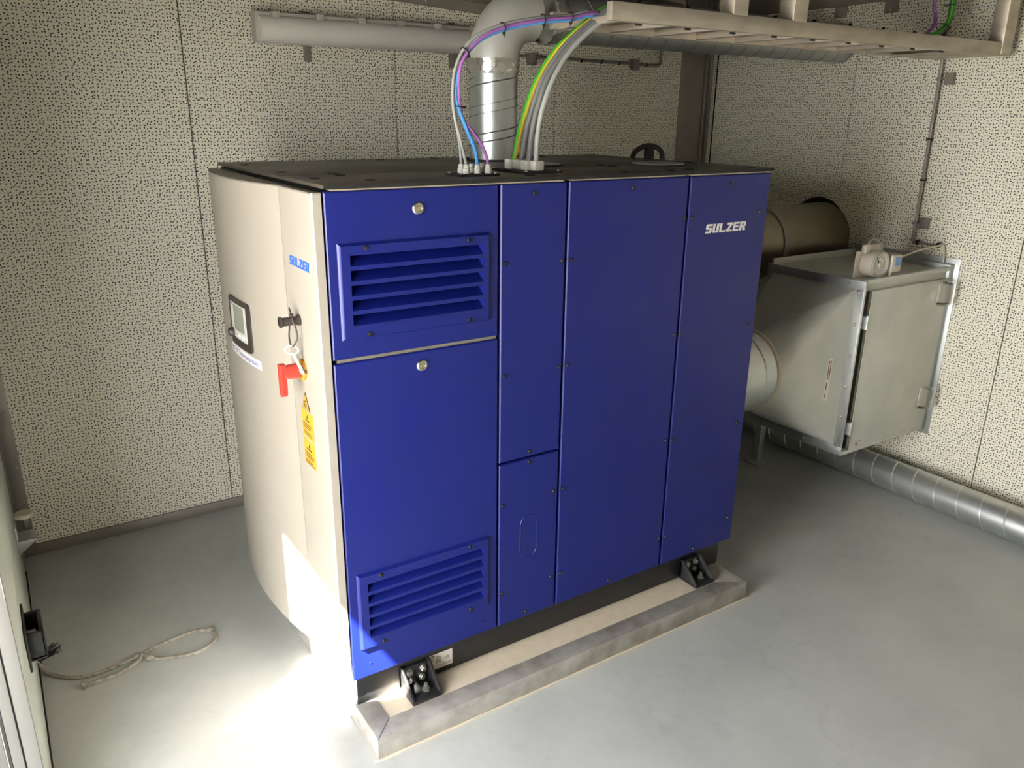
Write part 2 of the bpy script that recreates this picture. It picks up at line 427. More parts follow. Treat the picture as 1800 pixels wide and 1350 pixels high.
part('end_stile', MB().box(XL-0.055, XL-0.033, D1-0.006, D1+0.02, 0.0, DH), 'stile', d1, bev=0.002)
part('edge_seal', MB().box(XL-0.062, XL-0.056, D1-0.004, D1+0.02, 0.0, DH), 'rubber', d1)
part('edge_seal', MB().box(XL-0.0335, XL-0.0295, D1+0.002, D1+0.02, 0.0, DH), 'rubber', d1)
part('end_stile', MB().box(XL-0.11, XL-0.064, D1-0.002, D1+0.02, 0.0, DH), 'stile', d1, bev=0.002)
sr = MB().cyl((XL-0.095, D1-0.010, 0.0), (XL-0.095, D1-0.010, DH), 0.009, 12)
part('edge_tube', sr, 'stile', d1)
part('tube_sleeve', MB().lathe([(0.0125, 0), (0.0125, 0.09)], (XL-0.095, D1-0.010, 0.36), (0, 0, 1), 14), 'doorw', d1)
# unseen flat slab added outside the doorway to block sun and high sky
cl = Vector((0.939, -0.345, 0)); cn = Vector((0.345, 0.939, 0))
cz = 2.4; ca = Vector((-0.332, 0.237, cz)) - Vector((1.0, 0.58, 0))*(cz/1.63)
mid = ca + cl*-0.45 - cn*(0.022 + 1.0)
struct('added_sunshade', MB().obox(mid + Vector((0, 0, 0.01)), cl*1.6, cn*1.0, (0, 0, 0.01)), 'ceil')

# ================================================================== PLINTH
pl = thing('plinth', 'low steel edged concrete plinth with pale grout under the blue machine', 'plinth', (0.77, 0.42, 0))
PX0, PX1, PY0, PY1, PZ = 0.013, 1.532, -0.13, 1.0, 0.071
def mitre(a, b, c, d):
    return MB().prism([a, b, c, d], lambda x, y: (x, y, 0), lambda x, y: (x, y, PZ))
IX0, IX1, IY0, IY1 = 0.08, 1.43, -0.062, 0.93
for q in ([(PX0,PY0),(PX1,PY0),(IX1,IY0),(IX0,IY0)], [(PX1,PY0),(PX1,PY1),(IX1,IY1),(IX1,IY0)], [(PX1,PY1),(PX0,PY1),(IX0,IY1),(IX1,IY1)], [(PX0,PY1),(PX0,PY0),(IX0,IY0),(IX0,IY1)]):
    part('frame_angle', mitre(*q), 'frame', pl, bev=0.004)
part('grout_fill', MB().box(IX0, IX1, IY0, IY1, 0.0, PZ-0.003), 'grout', pl)
edge = [(0.0, PY0+.002), (1.54, PY0+.002)]
for k in range(45):
    edge.append((1.54-1.54*k/44, PY0-0.003-random.uniform(0, 0.006)))
smear = MB().prism(edge, lambda a, b: (a, b, 0.0), lambda a, b: (a, b, 0.0022))
part('grout_smear', smear, 'grout', pl)

# ================================================================== COMPRESSOR
cp = thing('compressor_cabinet', 'large blue and white compressor cabinet with black top standing on the plinth', 'compressor', (0.77, 0.48, PZ))
CX = 1.565; CY = 0.97; ZB, ZT = 0.186, 1.570
part('base_frame', MB().box(0.021, 1.536, 0.032, 0.94, PZ, 0.2), 'black', cp, bev=0.002)
part('inner_body', MB().box(0.006, CX-0.012, 0.052, CY-0.01, 0.195, 1.572), 'black', cp)
part('rear_cover', MB().box(0.006, CX-0.006, CY-0.01, CY, 0.19, 1.568), 'blue', cp, bev=0.002)
part('end_cover', MB().box(CX-0.012, CX, 0.024, CY-0.012, 0.19, 1.568), 'blue', cp, bev=0.002)

def panel_plate(x0, x1, z0, z1, hole=None, y0=0.0, y1=0.022, c=0.003):
    """sheet panel facing -Y with rounded-off edges and an optional window"""
    mb = MB()
    def ring(x0, x1, z0, z1, y): return [Vector((x0,y,z0)), Vector((x1,y,z0)), Vector((x1,y,z1)), Vector((x0,y,z1))]
    R = [ring(x0, x1, z0, z1, y1), ring(x0, x1, z0, z1, y0+c), ring(x0+c, x1-c, z0+c, z1-c, y0)]
    if hole: R += [ring(*hole, y0), ring(*hole, y1)]
    for r in R: mb.v += r
    for i in range(len(R)-1):
        for k in range(4):
            k2 = (k+1) % 4; mb.f.append((i*4+k, i*4+k2, i*4+4+k2, i*4+4+k))
    if not hole: mb.f.append((8, 9, 10, 11)); mb.f.append((3, 2, 1, 0))
    else:
        n = (len(R)-1)*4
        for k in range(4):
            k2 = (k+1) % 4; mb.f.append((k2, k, n+k, n+k2))
    return mb
V1 = (0.055, 0.434, 1.243, 1.418); V2 = (0.055, 0.434, 0.322, 0.498)
upper_door = part('side_panel', panel_plate(0.001, 0.486, 1.156, ZT, (V1[0]-.004, V1[1]+.004, V1[2]-.004, V1[3]+.004)), 'blue', cp)
lower_door = part('side_panel', panel_plate(0.001, 0.487, ZB, 1.146, (V2[0]-.004, V2[1]+.004, V2[2]-.004, V2[3]+.004)), 'blue', cp)
slim_up = part('side_panel', panel_plate(0.494, 0.714, 0.758, ZT), 'blue', cp)
slim_low = part('side_panel', panel_plate(0.494, 0.714, ZB, 0.752), 'blue', cp)
wide = part('side_panel', panel_plate(0.722, 1.187, ZB, ZT), 'blue', cp)
end_p = part('side_panel', panel_plate(1.196, CX, ZB, ZT), 'blue', cp)
part('gap_strip', MB().box(0.012, 0.484, 0.006, 0.03, 1.1465, 1.1555), 'dsteel', cp)
es = MB()
for a, b in ((0.02, 0.700), (0.727, 1.165), (1.190, 1.555)): es.box(a, b, -0.003, 0.03, 1.5722, 1.5756)
part('edge_strip', es, 'steel', cp)
SC = {slim_up: [(.603,1.544),(.509,1.357),(.703,1.349),(.51,1.032),(.703,1.028),(.603,.775)],
      slim_low: [(.601,.741),(.698,.616),(.506,.614),(.697,.305),(.506,.306),(.599,.207)],
      wide: [(.738,1.348),(1.179,1.441),(.956,1.545),(.735,1.028),(1.172,1.064),(.734,.615),(1.174,.686),(.734,.305),(.948,.205),(1.176,.301)],
      end_p: [(1.211,1.443),(1.527,1.444),(1.368,1.542),(1.522,1.056),(1.205,1.063),(1.203,.681),(1.53,.678),(1.205,.301),(1.532,.287),(1.36,.204)]}
sc0 = None
for pan, pts in SC.items():
    for x, z in pts:
        if sc0 is None: sc0 = screw_mesh((0, -1, 0), 0.0062, 'screw', (x, 0, z), pan)
        else: inst(sc0, (x, 0, z), pan)
# quarter-turn locks
for pan, z in ((upper_door, 1.521), (lower_door, 1.107)):
    lk = MB().lathe([(0.016, 0), (0.016, 0.003), (0.0135, 0.005), (0.0095, 0.005), (0.009, 0.002), (0.0004, 0.002)], (0.246, 0, z), (0, -1, 0), 24)
    part('lock', lk, 'chrome', pan, label='chrome rimmed round lock')
    part('lock_insert', MB().prism([(-.006,.004),(.006,.004),(0,-.006)], lambda a, b: (0.246+a, -0.0018, z+b), lambda a, b: (0.246+a, -0.0042, z+b)), 'brass', pan)
for pan, pts in ((upper_door, [(.058,1.182),(.24,1.183),(.41,1.184)]), (lower_door, [(.055,.23),(.435,.228)])):
    for x, z in pts:
        part('rivet', MB().lathe([(0.0035, -0.001), (0.003, 0.0015), (0.001, 0.0022)], (x, 0, z), (0, -1, 0), 8), 'blue', pan)
# outline of the pressed oval knock-out
ov = []
for k in range(24):
    a = math.pi*k/23; ov.append((0.6045+0.031*math.cos(a), -0.0002, 0.529+0.031*math.sin(a)))
for k in range(24):
    a = math.pi+math.pi*k/23; ov.append((0.6045+0.031*math.cos(a), -0.0002, 0.438+0.031*math.sin(a)))
part('knock_out', MB().tube(ov, 0.0016, 6, closed=True), 'blue', slim_low)

def vent(V, fx0, fx1, fz0, fz1, scr):
    x0, x1, z0, z1 = V; y0 = -0.010; mb = MB(); c = 0.0065
    # bevelled border
    def ring(x0, x1, z0, z1, y): return [Vector((x0,y,z0)), Vector((x1,y,z0)), Vector((x1,y,z1)), Vector((x0,y,z1))]
    R = [ring(fx0, fx1, fz0, fz1, 0.0), ring(fx0+.003, fx1-.003, fz0+.003, fz1-.003, -0.002), ring(fx0+c, fx1-c, fz0+c, fz1-c, y0), ring(x0, x1, z0, z1, y0), ring(x0, x1, z0, z1, 0.03)]
    for r in R: mb.v += r
    for i in range(4):
        for k in range(4):
            k2 = (k+1) % 4; mb.f.append((i*4+k, i*4+k2, i*4+4+k2, i*4+4+k))
    f = part('vent_grille', mb, 'blue', cp)
    pitch = (z1-z0-0.0262)/4; first = None
    for k in range(5):
        zb = z0 + k*pitch
        # louvre blade: a thin folded sheet rising from the front lip to the back
        P = [(y0, zb-0.0105), (y0, zb), (0.026, zb+0.024), (0.026, zb+0.020), (y0+.004, zb-0.004), (y0+.004, zb-0.0105)]
        if k == 0: P = [(y0, zb-0.003), (y0, zb), (0.026, zb+0.024), (0.026, zb+0.018)]
        part('slat', MB().prism(P, lambda a, b: (x0, a, b), lambda a, b: (x1, a, b)), 'blue', f, smooth=20)
    for x, z in scr:
        inst(sc0, (x, y0, z), f)
    return f
vent(V1, 0.026, 0.457, 1.204, 1.448, [(.097,1.434),(.388,1.433),(.389,1.216),(.098,1.216)])
vent(V2, 0.026, 0.455, 0.283, 0.531, [(.096,.516),(.386,.516),(.386,.297),(.096,.297)])

mb = MB(); logo(mb, (1.2765, -0.0002, 1.3875), (1, 0, 0), (0, 0, 1), 0.19, 0.029)
part('wordmark', mb, 'whitep', end_p, label='white block lettering on the end panel')

# curved white front
def bulge(y):
    if y <= 0.24: return -0.030
    return -0.030 - 0.050*(1-((y-0.605)/0.365)**2)
prof = [(-0.005, 0.0), (-0.026, 0.0), (-0.030, 0.004), (-0.030, 0.12), (-0.030, 0.24)]
prof += [(bulge(0.24+0.73*k/28), 0.24+0.73*k/28) for k in range(1, 29)]
inner = [(x+0.022, y) for x, y in reversed(prof[2:])]
mb = MB().prism(prof + [(-0.008, 0.97)] + [(-0.008, 0.03), (-0.005, 0.03)], lambda a, b: (a, b, ZB+.002), lambda a, b: (a, b, 1.566))
front = part('front_panel', mb, 'white', cp, smooth=9, label='curved off-white front cover')
part('panel_seam', MB().box(-0.0306, -0.029, 0.2393, 0.2405, ZB+.003, 1.5655), 'dsteel', front)
part('front_rim', MB().prism(prof + [(-0.008, 0.97), (-0.008, 0.03), (-0.005, 0.03)], lambda a, b: (a+0.0005 if a < -.008 else a, b, 1.566), lambda a, b: (a+0.0005 if a < -.008 else a, b, 1.5695)), 'dsteel', front, smooth=9)
mb = MB(); logo(mb, (-0.0302, 0.190, 1.3755), (0, -1, 0), (0, 0, 1), 0.147, 0.024)
part('wordmark', mb, 'blueprint', front, label='blue block lettering on the white cover')

def curved_plate(y0, y1, z0, z1, rad, off, th, n=20):
    """rounded rectangle laid on the curved front; y0 > y1 (left to right)"""
    mb = MB(); cols = []
    ys = sorted(set([y0+(y1-y0)*k/n for k in range(n+1)] + [y0-rad*(1-math.cos(math.pi/2*k/5)) for k in range(6)] + [y1+rad*(1-math.cos(math.pi/2*k/5)) for k in range(6)]), reverse=True)
    for y in ys:
        d = min(y0-y, y-y1); ins = rad - math.sqrt(max(0, rad*rad-(rad-d)**2)) if d < rad else 0
        cols.append((y, z0+ins, z1-ins))
    b = []
    for y, a, c in cols:
        x = bulge(y)-off; i = len(mb.v)
        mb.v += [Vector((x-th, y, a)), Vector((x-th, y, c)), Vector((x+.001, y, c)), Vector((x+.001, y, a))]; b.append(i)
    for i, j in zip(b[:-1], b[1:]):
        for k in range(4):
            k2 = (k+1) % 4; mb.f.append((i+k, j+k, j+k2, i+k2))
    mb.f.append((b[0], b[0]+1, b[0]+2, b[0]+3)); mb.f.append((b[-1]+3, b[-1]+2, b[-1]+1, b[-1]))
    return mb
hm = part('control_display', curved_plate(0.652, 0.462, 1.066, 1.216, 0.016, 0.0, 0.006), 'bezel', cp, label='black framed control display')
part('display_face', curved_plate(0.628, 0.488, 1.092, 1.201, 0.001, 0.006, 0.001), 'screen', hm)
part('lcd_screen', curved_plate(0.594, 0.503, 1.118, 1.196, 0.002, 0.007, 0.0008), 'lcd', hm)
for y in (0.565, 0.53): part('display_key', curved_plate(y, y-0.022, 1.100, 1.108, 0.002, 0.007, 0.001), 'paper', hm)
xk = bulge(0.616)
part('port_cap', MB().lathe([(0.014, 0), (0.014, 0.012), (0.011, 0.018), (0.006, 0.018), (0.005, 0.012), (0.001, 0.012)], (xk-0.004, 0.616, 1.105), (-1, 0, 0), 16), 'bezel', hm)
mb = MB()
txt(mb, '2', (0, 0, 0), (0, -1, 0), (0, 0, 1), 0.012, fn=lambda a, b, c: (bulge(0.624-a)-0.0072, 0.624-a, 1.19+b))
mb.v.clear(); mb.f.clear()
mb.box(bulge(.62)-.0078, bulge(.62)-.0066, 0.604, 0.624, 1.192, 1.197)
part('display_print', mb, 'greyblue', hm)
stick = part('name_sticker', curved_plate(0.690, 0.415, 1.028, 1.056, 0.001, 0.0, 0.0006), 'paper', front)
mb = MB(); txt(mb, 'HST 20 Turbocompressor', (0,0,0), (0,-1,0), (0,0,1), 0.0232, bold=0.0004, fn=lambda a, b, c: (bulge(0.684-a)-0.0010-c*0.3, 0.684-a, 1.0345+b))
part('sticker_text', mb, 'greyblue', front)

# warning labels on the flat strip
XW = -0.030
def lab(y0, y1, z0, z1): return MB().box(XW-0.0008, XW+0.0005, y1, y0, z0, z1)
tri = MB().prism([(0.176,0.988),(0.146,1.036),(0.116,0.988)], lambda a, b: (XW-0.0014, a, b), lambda a, b: (XW+.0005, a, b))
tl = part('warning_triangle', tri, 'print', front, label='black edged yellow warning triangle')
part('triangle_face', MB().prism([(0.170,0.9905),(0.146,1.030),(0.122,0.9905)], lambda a, b: (XW-0.0020, a, b), lambda a, b: (XW-0.001, a, b)), 'label', front)
mb = MB(); rg = [(XW-0.0021, 0.146+0.0075*math.cos(t*math.pi/8), 1.004+0.0075*math.sin(t*math.pi/8)) for t in range(16)]
mb.tube(rg, 0.0014, 5, closed=True)
mb.box(XW-0.0026, XW-0.0018, 0.1385, 0.1535, 0.9935, 0.9955)
part('ear_pictogram', mb, 'print', front)
for i, (za, zb) in enumerate(((0.902, 0.982), (0.822, 0.895))):
    part('warning_label', lab(0.187, 0.099, za, zb), 'label', front, label='yellow warning label with rows of small print')
    mb = MB(); hgt = zb-za
    mb.prism([(0.150,zb-.021),(0.143,zb-.008),(0.136,zb-.021)], lambda a, b: (XW-0.0012, a, b), lambda a, b: (XW-0.0006, a, b))
    mb.box(XW-0.0012, XW-0.0006, 0.130-.005*i, 0.158+.008*i, zb-0.029, zb-0.025)
    for k in range(6):
        if k == 3: continue
        e = 0.108 + 0.02*random.random()
        mb.box(XW-0.0012, XW-0.0006, e, 0.181, zb-0.040-k*0.0062, zb-0.0375-k*0.0062)
    part('label_print', mb, 'print', front)
# rotary isolator
iso = part('isolator_base', MB().lathe([(0.029, 0), (0.029, 0.006), (0.026, 0.010), (0.001, 0.010)], (XW, 0.147, 1.100), (-1, 0, 0), 28), 'yel', cp, label='yellow isolator collar')
part('isolator_hub', MB().lathe([(0.021, 0), (0.020, 0.03), (0.017, 0.045), (0.001, 0.045)], (XW-0.009, 0.147, 1.100), (-1, 0, 0), 20), 'red', iso)
lv = MB().prism([(-.011,.024),(.011,.024),(.0125,.0),(.010,-.058),(.005,-.066),(-.005,-.066),(-.010,-.058),(-.0125,0)], lambda a, b: (XW-0.066, 0.147+a, 1.100+b), lambda a, b: (XW-0.048, 0.147+a, 1.100+b))
part('isolator_lever', lv, 'red', iso, bev=0.003)
# black lock barrel
lb = MB().lathe([(0.0145, 0), (0.0145, 0.006), (0.0115, 0.008), (0.0115, 0.046), (0.0145, 0.049), (0.0145, 0.054), (0.009, 0.054), (0.008, 0.046), (0.001, 0.046)], (XW, 0.147, 1.235), (-1, 0, 0), 20)
part('key_barrel', lb, 'bezel', cp)

# tie and key hanging from the barrel
kt = thing('cabinet_key', 'silver cabinet key on a dark tie hanging from the black barrel', 'key', (XW-0.02, 0.147, 1.20))
bx = XW-0.022
lp = [(bx, 0.147+0.0128*math.cos(a), 1.235+0.0128*math.sin(a)) for a in [math.pi*k/8 for k in range(9)]]
loop = [(bx, 0.160, 1.235)] + lp[1:-1] + [(bx, 0.134, 1.235), (bx+.004, 0.127, 1.215), (bx+.004, 0.124, 1.193), (bx-.002, 0.131, 1.175), (bx-.006, 0.137, 1.170), (bx-.008, 0.146, 1.176), (bx-.006, 0.158, 1.195), (bx-.002, 0.161, 1.215)]
lp2 = catmull(loop + [loop[0]], 3)[:-1]
part('cable_tie', MB().tube(lp2, 0.0023, 6, closed=True).box(bx-.004, bx+.004, 0.140, 0.149, 1.247, 1.255).tube([(bx, .144, 1.25), (bx, 0.152, 1.262), (bx, 0.160, 1.268)], 0.0020, 6), 'brown', kt)
kb = Vector((bx-.008, 0.139, 1.160)); kr = Vector((0.84, -0.54, 0.0))
bow = [kb + kr*(0.0175*math.cos(2*math.pi*k/20)) + Vector((0, 0, 0.011*math.sin(2*math.pi*k/20))) for k in range(20)]
part('key_bow', MB().tube(bow, 0.0023, 6, closed=True), 'keym', kt)
k0 = kb + kr*.004 + Vector((0, 0, -.010)); k1 = Vector((bx+.010, 0.117, 1.104)); kd = (k0-k1)/2
ka = kr.normalized()*.0042; kc = kd.cross(ka).normalized()*.0042
part('key_shaft', MB().obox((k0+k1)/2, ka, kc, kd), 'keym', kt, bev=0.001)
part('key_bit', MB().obox(k1, ka*1.3, kc*1.3, kd.normalized()*.007), 'chrome', kt, bev=0.001)

# black top plates
TZ0, TZ1 = 1.577, 1.5865
def topplate(x0, x1, y0, y1):
    return part('top_plate', MB().box(x0, x1, y0, y1, TZ0, TZ1), 'top', cp, bev=0.0015)
tp = [topplate(0.0, 0.7135, -0.006, 0.30), topplate(0.7175, 1.189, -0.006, 0.30), topplate(1.193, 1.57, -0.006, CY),
      topplate(0.0, 0.7135, 0.303, CY), topplate(0.7175, 1.189, 0.303, CY)]
for a, b in ((0.0, 0.7135), (0.7175, 1.189), (1.193, 1.57)):
    part('top_fascia', MB().box(a, b, -0.0078, -0.0061, 1.5768, 1.5858), 'rubber', cp)
ts = None
for i, x, y in ((0,.05,.19),(0,.15,.27),(0,.155,.08),(0,.6,.27),(0,.62,.05),(3,.045,.44),(3,.04,.79),(3,.15,.325),(3,.6,.33),(3,.55,.9),(1,.76,.27),(1,1.1,.27),(1,.95,.03),(1,1.15,.05),(4,.76,.33),(4,1.1,.33),(4,.78,.93),(4,1.15,.92),(2,1.23,.05),(2,1.52,.05),(2,1.23,.3),(2,1.53,.35),(2,1.25,.9),(2,1.52,.9)):
    if ts is None: ts = part('top_screw', MB().box(x-.011, x+.011, y-.011, y+.011, TZ1-.001, TZ1+.0022), 'rubber', tp[i], origin=(x, y, TZ1))
    else: inst(ts, (x, y, TZ1), tp[i])
for x, y, r in ((0.905, 0.435, 0.092), (1.315, 0.285, 0.098)):
    cv = part('round_cover', MB().lathe([(r, 0), (r, 0.003), (r-.004, 0.004), (0.001, 0.004)], (x, y, TZ1), (0, 0, 1), 40), 'rubber', cp, label='black rimmed round cover')
    part('cover_disc', MB().lathe([(r-.007, 0), (r-.008, 0.0025), (0.001, 0.0025)], (x, y, TZ1+0.004), (0, 0, 1), 40), 'galv', cv)

# gland plates on top
def gland_plate(x0, x1, y0, y1, spots, sz, hgt, shape):
    gp = part('gland_plate', MB().box(x0, x1, y0, y1, TZ1, TZ1+0.006), 'rubber', cp, bev=0.001)
    for x, y in ((x0+.008, y0+.008), (x1-.008, y0+.008), (x0+.008, y1-.008), (x1-.008, y1-.008)):
        part('gland_screw', MB().lathe([(0.0045, 0), (0.0045, 0.003), (0.002, 0.004)], (x, y, TZ1+.006), (0, 0, 1), 10), 'bolt', gp)
    for x, y in spots:
        if shape == 'round': part('gland', MB().lathe([(sz, 0), (sz, hgt*.55), (sz*.82, hgt*.6), (sz*.75, hgt), (sz*.4, hgt)], (x, y, TZ1+.006), (0, 0, 1), 8), 'gland', gp, bev=0.001)
        else: part('gland', MB().box(x-sz, x+sz, y-sz, y+sz, TZ1+.006, TZ1+.006+hgt), 'gland', gp, bev=0.004)
    return gp
gland_plate(0.415, 0.54, 0.08, 0.165, [(0.448, .105), (0.452, .140), (0.483, .105), (0.486, .140), (0.517, .105), (0.520, .14)], 0.011, 0.024, 'round')
gland_plate(0.635, 0.765, 0.095, 0.285, [(0.701, .135), (0.694, .170), (0.688, .205), (0.682, .240)], 0.0165, 0.028, 'box')

# mounting feet
def foot(x0, x1):
    f = part('mounting_foot', MB().box(x0, x1, -0.062, 0.03, PZ, PZ+0.011), 'black', cp, bev=0.002)
    zt = 0.148
    part('back_plate', MB().box(x0, x1, 0.018, 0.031, PZ+.009, zt), 'black', f, bev=0.001)
    for a, b in ((x0, x0+.008), (x1-.008, x1)):
        part('gusset', MB().prism([(0.031, PZ+.009), (-0.060, PZ+.009), (-0.060, PZ+0.016), (0.014, zt+.004), (0.031, zt+.004)], lambda y, z: (a, y, z), lambda y, z: (b, y, z)), 'black', f, bev=0.0015)
    for x, z in ((x0+.026, .128), (x1-.026, .128), (x0+.024, .1), (x1-.030, .098)):
        part('bolt', MB().lathe([(0.0125, 0), (0.0125, 0.002), (0.0095, 0.002), (0.0095, 0.009), (0.007, 0.011), (0.001, 0.011)], (x, 0.018, z), (0, -1, 0), 6 if x > x0+.03 else 12), 'bolt', f)
    part('anchor_bolt', MB().lathe([(0.014, 0), (0.014, 0.002), (0.010, 0.002), (0.010, 0.010), (0.006, 0.012), (0.006, 0.022), (0.001, 0.023)], ((x0+x1)/2+.012, -0.025, PZ+.011), (0, 0, 1), 6), 'bolt', f)
foot(0.157, 0.256); foot(1.328, 1.424)
# rating plate
rp = part('rating_plate', MB().box(0.254, 0.342, 0.0312, 0.0325, 0.090, 0.146), 'plate', cp, label='silver rating plate with black print')
mb = MB(); yy = 0.031
txt(mb, 'SULZER', (0.2575, yy, 0.1385), (1,0,0), (0,0,1), 0.0062, bold=0.0003)
txt(mb, 'CE', (0.316, yy, 0.119), (1,0,0), (0,0,1), 0.011)
for k in range(8):
    z = 0.1325-k*0.0047
    mb.box(0.258, 0.268+0.008*random.random(), yy-.0003, yy+.0004, z, z+.0016)
    if k < 6: mb.box(0.284, 0.292+0.012*random.random(), yy-.0003, yy+.0004, z+.004, z+.0055)
mb.box(0.300, 0.338, yy-.0003, yy+.0004, 0.100, 0.1012)
part('plate_print', mb, 'print', rp)

# ================================================================== DUCTS
def helix(p0, p1, r, pitch, tr, double=0.0, seg=20):
    p0 = Vector(p0); p1 = Vector(p1); a = (p1-p0); Ln = a.length; a.normalize(); u = a.orthogonal().normalized(); w_ = a.cross(u)
    mb = MB()
    for off in ((0.0, double) if double else (0.0,)):
        n = int(Ln/pitch*seg); pts = []
        for k in range(n+1):
            h = Ln*k/n + off
            if h > Ln: break
            t = 2*math.pi*k/seg
            pts.append(p0 + a*h + (u*math.cos(t)+w_*math.sin(t))*r)
        mb.tube(pts, tr, 4)
    return mb
# exhaust-air duct on top of the machine
vd = thing('ventilation_duct', 'galvanised spiral duct rising from the machine top and bending along the back', 'duct', (0.945, 0.76, TZ1+.001))
vx, vy, vr = 0.918, 0.728, 0.086
hd = Vector((2.0, 0.11, 0.01)).normalized()
zt = 1.925; br = 0.155
part('base_ring', MB().lathe([(vr, 0), (vr+.027, 0), (vr+.027, 0.004), (vr, 0.006)], (vx, vy, TZ1+.0005), (0, 0, 1), 40, caps=False), 'rubber', vd)
part('riser', MB().cyl((vx, vy, TZ1+.001), (vx, vy, zt), vr, 40), 'galv', vd)
part('spiral_seam', helix((vx, vy, TZ1+.02), (vx, vy, zt-.055), vr, 0.097, 0.0026, 0.028, 28), 'seam', vd)
arc = []
for k in range(17):
    a = math.pi/2*k/16
    arc.append(Vector((vx, vy, zt)) + hd*(br*(1-math.cos(a))) + Vector((0, 0, br*math.sin(a))))
part('elbow', MB().tube([Vector((vx, vy, zt-.01))] + arc, vr+.004, 40), 'galvm', vd, smooth=60)
e0 = arc[-1] + hd*0.075; arc.append(e0); wend = e0 + hd*((XR-0.002-e0.x)/hd.x)
part('run', MB().cyl(e0, wend, vr, 40), 'galv', vd)
part('spiral_seam', helix(e0+hd*.12, wend, vr, 0.098, 0.0024, 0.0, 28), 'seam', vd)
part('lower_tape', MB().lathe([(vr+.002, -0.045), (vr+.005, -0.035), (vr+.0055, -0.015), (vr+.0065, 0.004)], (vx, vy, zt), (0, 0, 1), 40, caps=False), 'tape', vd)
part('upper_tape', MB().lathe([(vr+.001, -0.016), (vr+.008, -0.012), (vr+.010, 0.006), (vr+.008, 0.03), (vr-.001, 0.044)], e0, hd, 40, caps=False), 'tape', vd)
# duct along the floor of the right wall
fd = thing('floor_duct', 'galvanised spiral duct lying on the floor along the right wall', 'duct', (2.878, -0.2, 0))
fr = 0.0755
part('duct_tube', MB().cyl((2.878, -2.2, fr+.001), (2.878, 1.5, fr+.001), fr, 36), 'galv', fd)
part('spiral_seam', helix((2.878, -2.2, fr+.001), (2.878, 1.5, fr+.001), fr, 0.106, 0.0032, 0.0, 24), 'seaml', fd)

# blow-off pipe
ep = thing('exhaust_pipe', 'wide stainless pipe running from the machine into the right wall', 'pipe', (2.3, 0.82, 1.165))
ey, ez, er = 0.822, 1.160, 0.170
part('pipe_shell', MB().cyl((CX+.0005, ey, ez), (XR-.001, ey, ez), er, 48), 'exh', ep)
part('pipe_clamp', MB().lathe([(er-.001, 0), (er+.006, 0.001), (er+.006, 0.042), (er-.001, 0.043)], (2.505, ey, ez), (1, 0, 0), 48, caps=False), 'dsteel', ep)
lug = Vector((2.525, ey-(er+.012)*math.cos(.33), ez-(er+.012)*math.sin(.33)))
part('clamp_lug', MB().box(2.505, 2.56, lug.y-.016, lug.y+.016, lug.z-.004, lug.z+.004).cyl((2.535, lug.y, lug.z-.014), (2.535, lug.y, lug.z+.014), 0.005, 10), 'bolt', ep)
part('dark_hole_disc', MB().lathe([(0.02, 0), (er+.004, 0), (er+.004, 0.0035), (0.02, 0.0035)], (XR-.004, ey+.030, ez+.020), (1, 0, 0), 48), 'dark', ep, label='black disc standing for the wall hole above the pipe')  # no real opening: the hole's darkness is painted as a black disc

# ================================================================== FILTER BOX
fb = thing('filter_box', 'galvanised intake filter box with a hinged door on the right wall', 'box', (2.65, 0.33, 0.35))
BX0, BX1, BY0, BY1, BZ0, BZ1 = 2.345, 2.965, 0.104, 0.575, 0.335, 1.10
part('box_body', MB().box(BX0, BX1, BY0, BY1, BZ0, BZ1), 'galvm', fb, bev=0.002)
part('top_lip', MB().box(BX0+.01, BX1, BY0-.014, BY0+.004, 1.094, 1.112), 'galvm', fb, bev=0.001)
part('rear_lip', MB().box(BX0, BX1-.01, BY1-.004, BY1+.004, BZ1, BZ1+.03), 'galvm', fb, bev=0.001)
part('lower_rail', MB().box(BX0-.004, BX1, BY0-.018, BY0+.004, BZ0-.012, BZ0+.006), 'galvm', fb, bev=0.001)
part('wall_flange', MB().box(BX1, XR-.001, BY0-.012, BY1+.02, BZ0-.02, BZ1+.02).box(XR-.006, XR-.001, BY0-.035, BY1+.04, BZ0-.045, BZ1+.045), 'galv', fb, bev=0.001)
bd = part('box_door', MB().box(BX0+.035, BX1-.004, BY0-.022, BY0-.002, BZ0+.008, 1.062), 'galvm', fb, bev=0.003)
part('door_edge', MB().box(BX0+.033, BX0+.039, BY0-.0235, BY0-.002, BZ0+.008, 1.062), 'chrome', bd)
part('door_gap', MB().box(BX0+.018, BX0+.033, BY0-.003, BY0-.0005, BZ0+.012, 1.058), 'rubber', fb)
for z in (0.93, 0.45):
    part('hinge', MB().box(BX0+.010, BX0+.045, BY0-.024, BY0-.001, z-.027, z+.027).cyl((BX0+.026, BY0-.026, z-.03), (BX0+.026, BY0-.026, z+.03), 0.005, 10), 'galv', bd)
yh = BY0-.022
for z in (1.0, 0.50):
    xh = BX1-.050
    part('handle_plate', MB().box(xh-.034, xh+.004, yh-.004, yh, z-.045, z+.050), 'galvm', bd, bev=0.002)
    hp = [(xh-.002, yh-.002, z+.046), (xh+.004, yh-.028, z+.046), (xh+.012, yh-.036, z+.036), (xh+.012, yh-.036, z-.034), (xh+.004, yh-.034, z-.046), (xh-.020, yh-.018, z-.048), (xh-.030, yh-.003, z-.048)]
    part('door_handle', MB().tube(catmull(hp, 4), 0.0075, 8), 'chrome', bd, label='chrome pull handle')
part('door_sticker', MB().box(2.42, 2.475, yh-.0006, yh+.0002, .352, .378), 'plate', bd)
mb = MB(); mb.box(2.43, 2.468, yh-.001, yh, .371, .373); mb.box(2.43, 2.45, yh-.001, yh, .357, .362)
part('sticker_print', mb, 'print', bd)
